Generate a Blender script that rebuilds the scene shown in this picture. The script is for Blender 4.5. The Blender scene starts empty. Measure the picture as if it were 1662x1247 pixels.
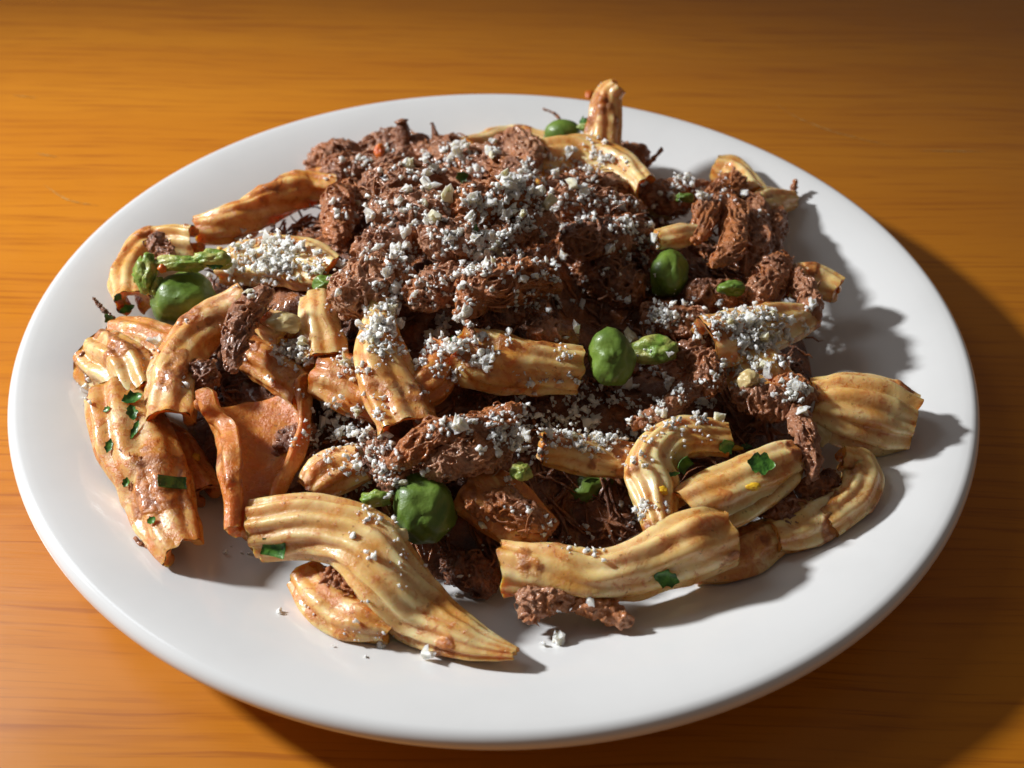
import bpy, math, random
import numpy as np
from mathutils import Vector, Matrix
rng = np.random.default_rng(7); random.seed(7)
S = bpy.context.scene; COL = S.collection
def nz(v): return v / (np.linalg.norm(v, axis=-1, keepdims=True) + 1e-12)

# ------------------------------------------------------------------ camera
PW, PH = 1662, 1247
HF = math.radians(47); FP = PW / 2 / math.tan(HF / 2)
DIST, PIT, ROLL, OX, OY, RIMZ = 0.30744, 0.74121, 0.020765, 0.004475, -0.02593, 0.0215
FW = np.array([0, math.cos(PIT), -math.sin(PIT)])
_r = np.array([1., 0, 0]); _u = np.cross(_r, FW)
RT = math.cos(ROLL) * _r + math.sin(ROLL) * _u
UP = -math.sin(ROLL) * _r + math.cos(ROLL) * _u
CAM = np.array([OX, OY, RIMZ]) - FW * DIST
cd = bpy.data.cameras.new('camera'); cam = bpy.data.objects.new('camera', cd); COL.objects.link(cam)
M4 = Matrix(((RT[0], UP[0], -FW[0], CAM[0]), (RT[1], UP[1], -FW[1], CAM[1]), (RT[2], UP[2], -FW[2], CAM[2]), (0, 0, 0, 1)))
cam.matrix_world = M4
cd.sensor_width = 36; cd.angle = HF; cd.clip_start = 0.01; cd.clip_end = 50
cd.dof.use_dof = True; cd.dof.focus_distance = 0.285; cd.dof.aperture_fstop = 17
S.camera = cam

# ------------------------------------------------------------------ light
S.view_settings.view_transform = 'Standard'; S.view_settings.look = 'None'
S.view_settings.exposure = 0; S.view_settings.gamma = 1
w = bpy.data.worlds.new('World'); S.world = w; w.use_nodes = True
bg = w.node_tree.nodes['Background']
bg.inputs[0].default_value = (1.0, 0.84, 0.74, 1); bg.inputs[1].default_value = 0.10
def aim(o, target):
    o.rotation_euler = (Vector(target) - o.location).to_track_quat('-Z', 'Y').to_euler()
def lamp(name, typ, loc, target, energy, color, **kw):
    d = bpy.data.lights.new(name, typ); d.energy = energy; d.color = color
    for k, v in kw.items(): setattr(d, k, v)
    o = bpy.data.objects.new(name, d); COL.objects.link(o); o.location = loc; aim(o, target); return o
# the window at the left, slightly behind the plate: the low key light and the wider pane of sky around it
LDIR = np.array([-0.825, 0.19, 0.532])
lamp('window_key', 'SPOT', LDIR * 1.25, (-0.07, -0.03, 0), 98, (0.97, 0.99, 1.0), shadow_soft_size=0.062,
     spot_size=math.radians(34), spot_blend=0.95)
lamp('window_sky', 'AREA', (-0.66, 0.36, 0.88), (-0.1, -0.05, 0), 1.1, (0.90, 0.95, 1.0), shape='RECTANGLE', size=0.32, size_y=0.4)

# ------------------------------------------------------------------ noise
def _h(i, seed):
    i = i.astype(np.uint64)
    n = i[..., 0] * np.uint64(374761393) + i[..., 1] * np.uint64(668265263) + i[..., 2] * np.uint64(2147483647) + np.uint64(seed * 1274126177)
    n = n & np.uint64(0xFFFFFFFF); n = ((n ^ (n >> np.uint64(13))) * np.uint64(1274126177)) & np.uint64(0xFFFFFFFF)
    n = n ^ (n >> np.uint64(16)); return (n & np.uint64(0xFFFF)).astype(float) / 65535.0
def vnoise(p, seed=0):
    p = np.asarray(p, float) + 1000.0; i = np.floor(p); f = p - i; f = f * f * (3 - 2 * f); i = i.astype(np.int64); o = 0
    for a in (0, 1):
        for b in (0, 1):
            for c in (0, 1):
                wgt = (f[..., 0] if a else 1 - f[..., 0]) * (f[..., 1] if b else 1 - f[..., 1]) * (f[..., 2] if c else 1 - f[..., 2])
                o = o + wgt * _h(i + np.array([a, b, c]), seed)
    return o * 2 - 1
def fbm(p, seed=0, oct=3):
    o = 0; a = 1
    for k in range(oct): o = o + a * vnoise(p * 2 ** k, seed + k * 17); a *= .5
    return o
def vfbm(p, seed=0, oct=2): return np.stack([fbm(p, seed + 100 * k, oct) for k in range(3)], -1)

# ------------------------------------------------------------------ materials
class NT:
    def __init__(s, name):
        s.m = bpy.data.materials.new(name); s.m.use_nodes = True; s.t = s.m.node_tree
        s.b = s.t.nodes['Principled BSDF']; s.out = s.t.nodes['Material Output']
    def n(s, typ, ins=None, **kw):
        x = s.t.nodes.new(typ)
        for k, v in kw.items(): setattr(x, k, v)
        for k, v in (ins or {}).items(): s.set(x.inputs[k], v)
        return x
    def set(s, sock, v):
        if isinstance(v, bpy.types.NodeSocket): s.t.links.new(v, sock)
        elif isinstance(v, tuple) and len(v) == 3 and sock.type == 'RGBA': sock.default_value = (*v, 1)
        else: sock.default_value = v
    def coord(s, scale=(1, 1, 1), rot=(0, 0, 0), rand=True):
        tc = s.n('ShaderNodeTexCoord').outputs['Object']
        if rand:
            oi = s.n('ShaderNodeObjectInfo').outputs['Random']
            tc = s.n('ShaderNodeVectorMath', {0: tc, 1: s.n('ShaderNodeMath', {0: oi, 1: 7.3}, operation='MULTIPLY').outputs[0]}, operation='ADD').outputs[0]
        return s.n('ShaderNodeMapping', {'Vector': tc, 'Scale': scale, 'Rotation': rot}).outputs[0]
    def noise(s, v, scale, detail=3, rough=.55, dist=0.0):
        return s.n('ShaderNodeTexNoise', {'Vector': v, 'Scale': scale, 'Detail': detail, 'Roughness': rough, 'Distortion': dist}).outputs[0]
    def ramp(s, f, lo, hi):
        return s.n('ShaderNodeMapRange', {0: f, 1: lo, 2: hi, 3: 0., 4: 1.}, interpolation_type='SMOOTHSTEP').outputs[0]
    def math(s, op, a, b=0.0): return s.n('ShaderNodeMath', {0: a, 1: b}, operation=op).outputs[0]
    def mix(s, f, a, b, mode='MIX'):
        x = s.n('ShaderNodeMix', data_type='RGBA', blend_type=mode)
        s.set(x.inputs[0], f); s.set(x.inputs[6], a); s.set(x.inputs[7], b); return x.outputs[2]
    def attr(s, name): return s.n('ShaderNodeAttribute', attribute_name=name).outputs['Fac']
    def bump(s, h, strength, dist=.001, normal=None):
        ins = {'Height': h, 'Strength': strength, 'Distance': dist}
        if normal is not None: ins['Normal'] = normal
        return s.n('ShaderNodeBump', ins).outputs[0]
    def p(s, **kw):
        for k, v in kw.items(): s.set(s.b.inputs[k.replace('_', ' ')], v)
        return s.m

def m_plate():
    t = NT('glazed_porcelain'); v = t.coord(rand=False)
    c = t.mix(t.ramp(t.noise(v, 40, 4), .35, .8), (.79, .79, .785), (.75, .75, .745))
    g = t.bump(t.noise(v, 25, 2), .04, .002)
    return t.p(Base_Color=c, Roughness=.16, Normal=g, Coat_Weight=.35, Coat_Roughness=.06)
def m_table():
    t = NT('varnished_wood'); v0 = t.coord(rand=False)
    wob = t.n('ShaderNodeVectorMath', {0: v0, 1: t.n('ShaderNodeVectorMath', {0: t.n('ShaderNodeTexNoise', {'Vector': v0, 'Scale': 7.0, 'Detail': 2.0}).outputs[1], 1: (.0, .014, .0)}, operation='MULTIPLY').outputs[0]}, operation='ADD').outputs[0]
    v = t.n('ShaderNodeMapping', {'Vector': wob, 'Scale': (7, 190, 1), 'Rotation': (0, 0, math.radians(-2))}).outputs[0]
    v2 = t.n('ShaderNodeMapping', {'Vector': wob, 'Scale': (20, 620, 1), 'Rotation': (0, 0, math.radians(-2))}).outputs[0]
    v3 = t.n('ShaderNodeMapping', {'Vector': wob, 'Scale': (1.5, 22, 1)}).outputs[0]
    g1 = t.noise(v, 1, 4, .6); g2 = t.noise(v2, 1, 3, .6); g3 = t.noise(v3, 1, 2)
    c = t.mix(t.ramp(g3, .3, .7), (.52, .172, .009), (.58, .205, .011))
    c = t.mix(t.math('MULTIPLY', t.ramp(g1, .5, .72), .55), c, (.36, .100, .008))
    c = t.mix(t.math('MULTIPLY', t.ramp(g2, .50, .72), .6), c, (.31, .080, .008))
    h = t.math('ADD', g1, t.math('MULTIPLY', g2, .8))
    wear = t.noise(v0, 60, 4)
    r = t.n('ShaderNodeMapRange', {0: wear, 1: .3, 2: .7, 3: .30, 4: .38}).outputs[0]
    b = t.bump(h, .12, .0005)
    return t.p(Base_Color=c, Roughness=r, Normal=b, Specular_IOR_Level=.3)
def m_pasta():
    t = NT('cooked_pasta'); v = t.coord()
    c = t.mix(t.ramp(t.noise(v, 90, 3), .35, .65), (.82, .58, .235), (.87, .68, .36))
    own = t.n('ShaderNodeAttribute', attribute_name='stain', attribute_type='OBJECT').outputs['Fac']
    st = t.ramp(t.math('ADD', t.math('ADD', t.noise(v, 100, 4, .6, .5), own), t.math('MULTIPLY', t.attr('sauce'), .30)), .34, .80)
    c = t.mix(t.math('MULTIPLY', st, .9), c, t.mix(t.ramp(own, .10, .30), (.66, .26, .032), (.66, .19, .018)))
    s3 = t.ramp(t.math('ADD', t.math('ADD', t.noise(v, 330, 5, .68, .8), t.math('MULTIPLY', own, .5)), t.math('MULTIPLY', st, .10)), .56, .74)
    c = t.mix(t.math('MULTIPLY', s3, .62), c, (.56, .135, .016))
    wet = t.math('MAXIMUM', t.math('MULTIPLY', st, .6), s3)
    sp = t.ramp(t.noise(v, 800, 2), .66, .72)
    c = t.mix(t.math('MULTIPLY', sp, .5), c, (.22, .07, .015))
    cl = t.ramp(t.math('ADD', t.attr('clot'), t.math('MULTIPLY', t.math('SUBTRACT', t.noise(v, 480, 4, .65), .5), .9)), .15, .85)
    cc = t.mix(t.ramp(t.noise(v, 420, 4), .35, .66), (.27, .065, .014), (.56, .19, .030))
    c = t.mix(t.math('MULTIPLY', cl, .85), c, cc)
    h = t.math('ADD', t.math('MULTIPLY', t.noise(v, 900, 4, .65), t.math('ADD', t.math('MULTIPLY', wet, .75), .22)), t.math('MULTIPLY', t.math('MULTIPLY', t.noise(v, 650, 4, .65), cl), 1.6))
    r = t.n('ShaderNodeMapRange', {0: t.noise(v, 240, 3), 1: .35, 2: .65, 3: .20, 4: .44}).outputs[0]
    return t.p(Base_Color=c, Roughness=r, Normal=t.bump(h, .6, .0006), Subsurface_Weight=.65, Subsurface_Radius=(1, .5, .18), Subsurface_Scale=.004, Coat_Weight=.22, Coat_Roughness=.12)
def m_sauce():
    t = NT('ragu_sauce'); v = t.coord()
    c = t.mix(t.ramp(t.noise(v, 320, 4), .35, .68), (.24, .052, .014), (.50, .16, .030))
    b = t.bump(t.noise(v, 700, 4, .65), .9, .001)
    return t.p(Base_Color=c, Roughness=.28, Normal=b, Coat_Weight=.4, Coat_Roughness=.1, Subsurface_Weight=.15, Subsurface_Radius=(1, .3, .1), Subsurface_Scale=.001)
def m_beef(name='braised_beef', orange=.0):
    t = NT(name); v = t.coord()
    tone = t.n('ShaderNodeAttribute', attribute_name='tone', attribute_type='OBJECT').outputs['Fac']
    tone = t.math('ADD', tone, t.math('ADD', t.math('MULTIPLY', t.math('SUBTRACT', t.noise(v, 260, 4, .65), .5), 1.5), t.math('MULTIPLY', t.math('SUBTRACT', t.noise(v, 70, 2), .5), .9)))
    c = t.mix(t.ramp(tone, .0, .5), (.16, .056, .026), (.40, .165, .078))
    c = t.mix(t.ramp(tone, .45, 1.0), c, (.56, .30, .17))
    oil = t.ramp(t.math('ADD', t.noise(v, 95, 4), orange), .45, .68)
    c = t.mix(t.math('MULTIPLY', oil, .7), c, (.50, .150, .024))
    c = t.mix(t.math('MULTIPLY', t.ramp(t.noise(v, 600, 3), .6, .75), .45), c, (.07, .022, .012))
    b = t.bump(t.math('ADD', t.noise(v, 850, 5, .7), t.math('MULTIPLY', t.noise(v, 2200, 2), .5)), .7, .0011)
    r = t.n('ShaderNodeMapRange', {0: t.noise(v, 300, 3), 1: .35, 2: .65, 3: .16, 4: .42}).outputs[0]
    return t.p(Base_Color=c, Roughness=r, Normal=b, Coat_Weight=.35, Coat_Roughness=.12, Subsurface_Weight=.12, Subsurface_Radius=(1, .4, .2), Subsurface_Scale=.0012)
def m_cheese(name, a, b_):
    t = NT(name); v = t.coord()
    c = t.mix(t.noise(v, 500, 2), a, b_)
    return t.p(Base_Color=c, Roughness=.38, Normal=t.bump(t.noise(v, 1500, 2), .4, .0004), Subsurface_Weight=.7, Subsurface_Radius=(1, .9, .7), Subsurface_Scale=.002)
def m_olive():
    t = NT('green_olive_skin'); v = t.coord()
    c = t.mix(t.ramp(t.noise(v, 120, 3), .3, .7), (.080, .145, .018), (.165, .26, .036))
    c = t.mix(t.math('MULTIPLY', t.ramp(t.noise(v, 260, 4), .6, .75), .6), c, (.20, .30, .04))
    return t.p(Base_Color=c, Roughness=.42, Normal=t.bump(t.noise(v, 260, 5), .55, .001), Coat_Weight=.15, Coat_Roughness=.1, Subsurface_Weight=.2, Subsurface_Radius=(.5, 1, .2), Subsurface_Scale=.002)
def m_flesh():
    t = NT('green_olive_flesh'); v = t.coord()
    c = t.mix(t.ramp(t.noise(v, 220, 4), .35, .65), (.16, .27, .035), (.46, .44, .12))
    return t.p(Base_Color=c, Roughness=.35, Normal=t.bump(t.noise(v, 500, 4), .7, .001), Subsurface_Weight=.3, Subsurface_Radius=(.8, 1, .3), Subsurface_Scale=.0015)
def m_herb():
    t = NT('parsley_leaf'); v = t.coord()
    c = t.mix(t.ramp(t.noise(v, 500, 3), .35, .65), (.022, .085, .014), (.09, .24, .03))
    return t.p(Base_Color=c, Roughness=.35, Normal=t.bump(t.noise(v, 900, 3), .5, .0005))
def m_plain(name, a, b_, rough=.35):
    t = NT(name); v = t.coord()
    return t.p(Base_Color=t.mix(t.ramp(t.noise(v, 300, 4), .35, .65), a, b_), Roughness=rough, Normal=t.bump(t.noise(v, 800, 3), .4, .0006), Coat_Weight=.2,
               Subsurface_Weight=.3, Subsurface_Radius=(1, .6, .3), Subsurface_Scale=.0015)
MP = dict(plate=m_plate(), table=m_table(), pasta=m_pasta(), sauce=m_sauce(), beef=m_beef(), beef_oily=m_beef('oily_braised_beef', .13),
          cheese=m_cheese('white_cheese', (.86, .83, .73), (.90, .88, .81)), cheese_y=m_cheese('ivory_cheese', (.78, .71, .46), (.83, .79, .60)),
          olive=m_olive(), flesh=m_flesh(), herb=m_herb(), carrot=m_plain('cooked_carrot', (.62, .10, .012), (.75, .20, .02)),
          zest=m_plain('yellow_pepper', (.75, .38, .01), (.82, .50, .03)), onion=m_plain('soft_onion', (.62, .44, .17), (.75, .62, .33)),
          scratch=m_plain('scratched_varnish', (.58, .36, .13), (.50, .22, .04)))

# ------------------------------------------------------------------ mesh helpers
def mk(name, V, F, mat, parent=None, attrs=None, smooth=True, kind=None, origin=True):
    V = np.asarray(V, float).reshape(-1, 3); F = np.asarray(F, np.int32)
    o0 = np.zeros(3)
    if origin:
        lo, hi = V.min(0), V.max(0); o0 = np.array([(lo[0] + hi[0]) / 2, (lo[1] + hi[1]) / 2, lo[2]])
    me = bpy.data.meshes.new(name); k = F.shape[1]
    me.vertices.add(len(V)); me.vertices.foreach_set('co', (V - o0).astype(np.float32).ravel())
    me.loops.add(F.size); me.loops.foreach_set('vertex_index', F.ravel())
    me.polygons.add(len(F)); me.polygons.foreach_set('loop_start', np.arange(len(F), dtype=np.int32) * k)
    me.update(calc_edges=True)
    if smooth: me.shade_smooth()
    for an, av in (attrs or {}).items():
        a = me.attributes.new(an, 'FLOAT', 'POINT'); a.data.foreach_set('value', np.asarray(av, np.float32).ravel())
    me.materials.append(mat)
    o = bpy.data.objects.new(name, me); COL.objects.link(o); o.location = o0
    if parent is not None:
        o.parent = parent; o.location = Vector(o0) - parent.location
    if kind: o['kind'] = kind
    return o
def tag(o, label, cat, group=None):
    o['label'] = label; o['category'] = cat
    if group: o['group'] = group
    return o
def empty(name, loc, label, cat, group=None):
    o = bpy.data.objects.new(name, None); COL.objects.link(o); o.location = loc; o.empty_display_size = .005
    return tag(o, label, cat, group)
def gridF(n, m, wrap=True, off=0):
    i = np.arange(n - 1)[:, None]; j = np.arange(m if wrap else m - 1)[None, :]; j2 = (j + 1) % m
    return np.stack([i * m + j, i * m + j2, (i + 1) * m + j2, (i + 1) * m + j], -1).reshape(-1, 4) + off
def spline(P, n):
    P = np.asarray(P, float)
    if len(P) == 1: return np.repeat(P, n, 0)
    Q = np.vstack([2 * P[0] - P[1], P, 2 * P[-1] - P[-2]]); t = np.linspace(0, len(P) - 1 - 1e-9, n); i = t.astype(int); f = (t - i)[:, None]
    p0, p1, p2, p3 = Q[i], Q[i + 1], Q[i + 2], Q[i + 3]
    return .5 * ((2 * p1) + (-p0 + p2) * f + (2 * p0 - 5 * p1 + 4 * p2 - p3) * f ** 2 + (-p0 + 3 * p1 - 3 * p2 + p3) * f ** 3)
def lin(v, n): return np.interp(np.linspace(0, 1, n), np.linspace(0, 1, len(v)), v)
def sm(v, n):
    v = np.asarray(v, float)
    return spline(np.stack([v, v * 0, v * 0], -1), n)[:, 0] if len(v) > 1 else np.repeat(v, n)

# ------------------------------------------------------------------ plate profile, heap surface, points
PR = np.array([(0, .0045), (.03, .0045), (.06, .0046), (.075, .0050), (.084, .0063), (.092, .0091), (.100, .0125), (.108, .0159), (.116, .0187), (.1225, .0205), (.1268, .0213)])
def plate_z(r): return np.interp(r, PR[:, 0], PR[:, 1])
HC, HA, HB, HH = (0.0, 0.002), .112, .101, .034
BUMPS = []
def heap_z(x, y):
    z = base_z(x, y)
    for bx, by, a, sg in BUMPS: z = z + a * np.exp(-((x - bx) ** 2 + (y - by) ** 2) / (2 * sg * sg))
    return z
def base_z(x, y):
    r2 = ((x - HC[0]) / HA) ** 2 + ((y - HC[1]) / HB) ** 2
    return plate_z(np.hypot(x, y)) + HH * np.clip(1 - r2, 0, None) ** .62 - .0035
def raydir(px, py): return nz(FW + (px - PW / 2) / FP * RT - (py - PH / 2) / FP * UP)
_T = np.linspace(.15, .6, 1800)
def hit(px, py, lift=0., clear=.002):
    """the point of the heap seen in this direction, lift above the heap's mean surface and at least clear above the plate"""
    D = raydir(px, py); X = CAM + _T[:, None] * D
    z = np.maximum(heap_z(X[:, 0], X[:, 1]) + lift, plate_z(np.hypot(X[:, 0], X[:, 1])) + clear)
    k = np.nonzero(X[:, 2] < z)[0]
    return X[k[0]] if len(k) else X[-1]
for _px, _py, _a, _s in [(735, 420, .011, .028), (985, 465, -.010, .014), (960, 812, -.010, .010), (765, 920, -.007, .009), (462, 725, -.006, .008)]:
    _b = hit(_px, _py); BUMPS.append((_b[0], _b[1], _a, _s))
def depth(P): return (np.asarray(P) - CAM) @ FW
def at_depth(px, py, d):
    D = raydir(px, py); return CAM + D * (d / (D @ FW))
def pts(spec, lift=0., clear=.002):
    """(x, y) on the heap, (x, y, extra lift), or (x, y, 'd', metres nearer (-) or farther (+) than the point before)"""
    out = []
    for s in spec:
        if len(s) == 4: out.append(at_depth(s[0], s[1], depth(out[-1]) + s[3]))
        else: out.append(hit(s[0], s[1], lift + (s[2] if len(s) > 2 else 0), clear))
    return np.array(out)
def px2m(P): return depth(P) / FP

# ------------------------------------------------------------------ table and plate
def build_table():
    n = 2; X = 1.1
    V = [(-X, -X, 0), (X, -X, 0), (X, X, 0), (-X, X, 0), (-X, -X, -.03), (X, -X, -.03), (X, X, -.03), (-X, X, -.03)]
    F = [(0, 1, 2, 3), (7, 6, 5, 4), (0, 4, 5, 1), (1, 5, 6, 2), (2, 6, 7, 3), (3, 7, 4, 0)]
    t = mk('table_top', V, F, MP['table'], smooth=False, kind='structure', origin=False)
    t['label'] = 'varnished orange brown wooden table top'
    def flat(px, py):
        D = raydir(px, py); k = -CAM[2] / D[2]; return CAM + k * D
    for line in ([(1258, 168), (1290, 190), (1345, 212), (1400, 227), (1448, 238)], [(60, 250), (95, 256)], [(70, 300), (110, 325), (160, 335)], [(20, 155), (60, 160)], [(1490, 245), (1600, 247)]):
        C = spline(np.array([flat(*q) for q in line]), 40); T = nz(np.gradient(C, axis=0)); B = np.cross(T, (0, 0, 1))
        wd = .00022 * (.35 + np.abs(np.sin(np.arange(40) * 1.3 + len(line)))) * np.sin(np.linspace(.1, math.pi - .1, 40)); wd[::7] *= .15
        V = np.concatenate([np.stack([C + B * wd[:, None], C - B * wd[:, None]], 1)]).reshape(-1, 3); V[:, 2] = .0002
        mk('scratch', V, gridF(40, 2, False), MP['scratch'], t)
build_table()
def lathe(prof, n=192):
    prof = np.asarray(prof); a = np.linspace(0, 2 * np.pi, n, endpoint=False)
    V = np.stack([prof[:, 0, None] * np.cos(a), prof[:, 0, None] * np.sin(a), np.repeat(prof[:, 1, None], n, 1)], -1)
    return V.reshape(-1, 3), gridF(len(prof), n)
def build_plate():
    e = empty('dinner_plate', (0, 0, 0), 'round white porcelain plate holding the pasta on the wooden table', 'plate')
    rr = np.concatenate([[.0004], np.linspace(.004, .1268, 70)])
    import bisect
    sp = spline(PR, 200); top = np.stack([rr, np.interp(rr, sp[:, 0], sp[:, 1])], -1)
    lip = [(.1270 + .0027 * math.sin(b), .0186 + .0027 * math.cos(b)) for b in np.linspace(.15, math.pi * .9, 14)]
    under = [(.1250, .0145), (.118, .0112), (.104, .0062), (.090, .0032), (.080, .0024)]
    V, F = lathe(np.vstack([top, lip, under, [(.04, .0024), (.0004, .0024)]]))
    mk('dish', V, F[:, ::-1], MP['plate'], e)
    V, F = lathe([(.066, .0030), (.066, .0006), (.0668, .0001), (.0695, .0001), (.0705, .0006), (.072, .0032)], 128)
    mk('foot_ring', V, F[:, ::-1], MP['plate'], e)
build_plate()

# ------------------------------------------------------------------ pasta
HOST = {}
def pasta(spec, width, label, A=150, roll=(0, 0), lift=0., ridges=8, flat=.82, thick=.0026, wob=1., seed=0, smear=.3, rag=.35, amp=.14, stain=.0, group='ridged pasta twists in the heap'):
    P = pts(spec, lift, .004)
    N = 96; C = spline(P, N); wd = sm(width, N) * px2m(C) / 2
    L = np.linalg.norm(np.diff(C, axis=0), axis=1).sum()
    T = nz(np.gradient(C, axis=0)); T = nz(T + 0)
    n0 = nz(nz(CAM - C) * .75 + np.array([0, 0, .5])); Nn = nz(n0 - (n0 * T).sum(-1, keepdims=True) * T); B = np.cross(T, Nn)
    rl = np.radians(sm(roll, N))[:, None]; N2 = np.cos(rl) * Nn + np.sin(rl) * B; B2 = np.cross(T, N2)
    A = np.radians(A); mo, mi, mt = 64, 30, 5
    phi = np.concatenate([np.linspace(-A, A, mo), np.full(mt, A), np.linspace(A, -A, mi), np.full(mt, -A)])
    side = np.concatenate([np.ones(mo), np.linspace(1, -1, mt + 2)[1:-1], -np.ones(mi), np.linspace(-1, 1, mt + 2)[1:-1]])   # +1 outside, -1 inside
    tip = np.concatenate([np.zeros(mo), np.sqrt(1 - np.linspace(1, -1, mt + 2)[1:-1] ** 2), np.zeros(mi), np.sqrt(1 - np.linspace(1, -1, mt + 2)[1:-1] ** 2)])
    m = len(phi); s = np.linspace(0, 1, N)
    # ends: thickness closes to zero over the last rings, each end's edge a little ragged
    edge = np.minimum(np.arange(N), np.arange(N)[::-1]); th = thick * np.where(edge == 0, .02, np.where(edge == 1, .55, np.where(edge == 2, .85, 1.)))
    half = th[:, None] / 2
    sgn = np.sign(phi)[None, :]
    ph = phi[None, :] + sgn * tip[None, :] * half / np.maximum(wd[:, None], .002)
    rip = ((.5 - .5 * np.cos(ridges * phi)) ** .8 - .55)
    rr = wd[:, None] * (1 + amp * rip[None, :] * (side > .5)[None, :]) + (side[None, :] - 1) * half
    lump = fbm(np.stack([np.repeat(s[:, None], m, 1) * L * 110, np.repeat(np.cos(phi)[None], N, 0) * 1.3, np.repeat(np.sin(phi)[None], N, 0) * 1.3], -1), seed, 2)
    rr = rr * (1 + .08 * wob * lump)
    V = C[:, None] + rr[..., None] * (np.cos(ph)[..., None] * N2[:, None] * flat + np.sin(ph)[..., None] * B2[:, None])
    ragv = .0016 * rag * vnoise(np.stack([phi * 2.2, phi * 0 + seed, phi * 0], -1), seed)
    V = V + T[:, None] * (ragv[None, :] * (np.abs(2 * s - 1) ** 6)[:, None] * np.sign(s - .5)[:, None])[..., None]
    V = V + vfbm(V * 90, seed + 3) * .0009 * wob + vfbm(V * 330, seed + 9) * .00010
    sauce = np.clip((.40 - rip) * .50, 0, 1)[None, :] * (side > .5)[None, :] + (side < 0)[None, :] * 1.15 + np.zeros((N, m))
    end = np.exp(-edge / 3.0)[:, None] * .35; sauce = np.clip(sauce * .75 + end, 0, 1)
    # nothing dips into the porcelain
    pz = plate_z(np.hypot(V[..., 0], V[..., 1])) + .0004; V[..., 2] = np.maximum(V[..., 2], pz)
    Nv = nz(np.cross(np.gradient(V, axis=0), np.roll(V, -1, 1) - np.roll(V, 1, 1))); Nv = Nv * np.where(((Nv * (V - C[:, None])).sum(-1) * side) < 0, -1, 1)[..., None]
    f = fbm(V * 125, seed + 40, 3) + .22 * (side < 0) + .25 * end - (.60 - smear)
    clot = np.clip(f / .35, 0, 1); V = V + Nv * (clot * (.00018 + .00035 * vnoise(V * 650, seed)))[..., None]
    o = mk('pasta_twist', V, gridF(N, m), MP['pasta'], None, {'sauce': sauce, 'clot': clot}); o['stain'] = stain
    tag(o, label, 'pasta', group); HOST[o.name] = label
    return o
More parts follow.
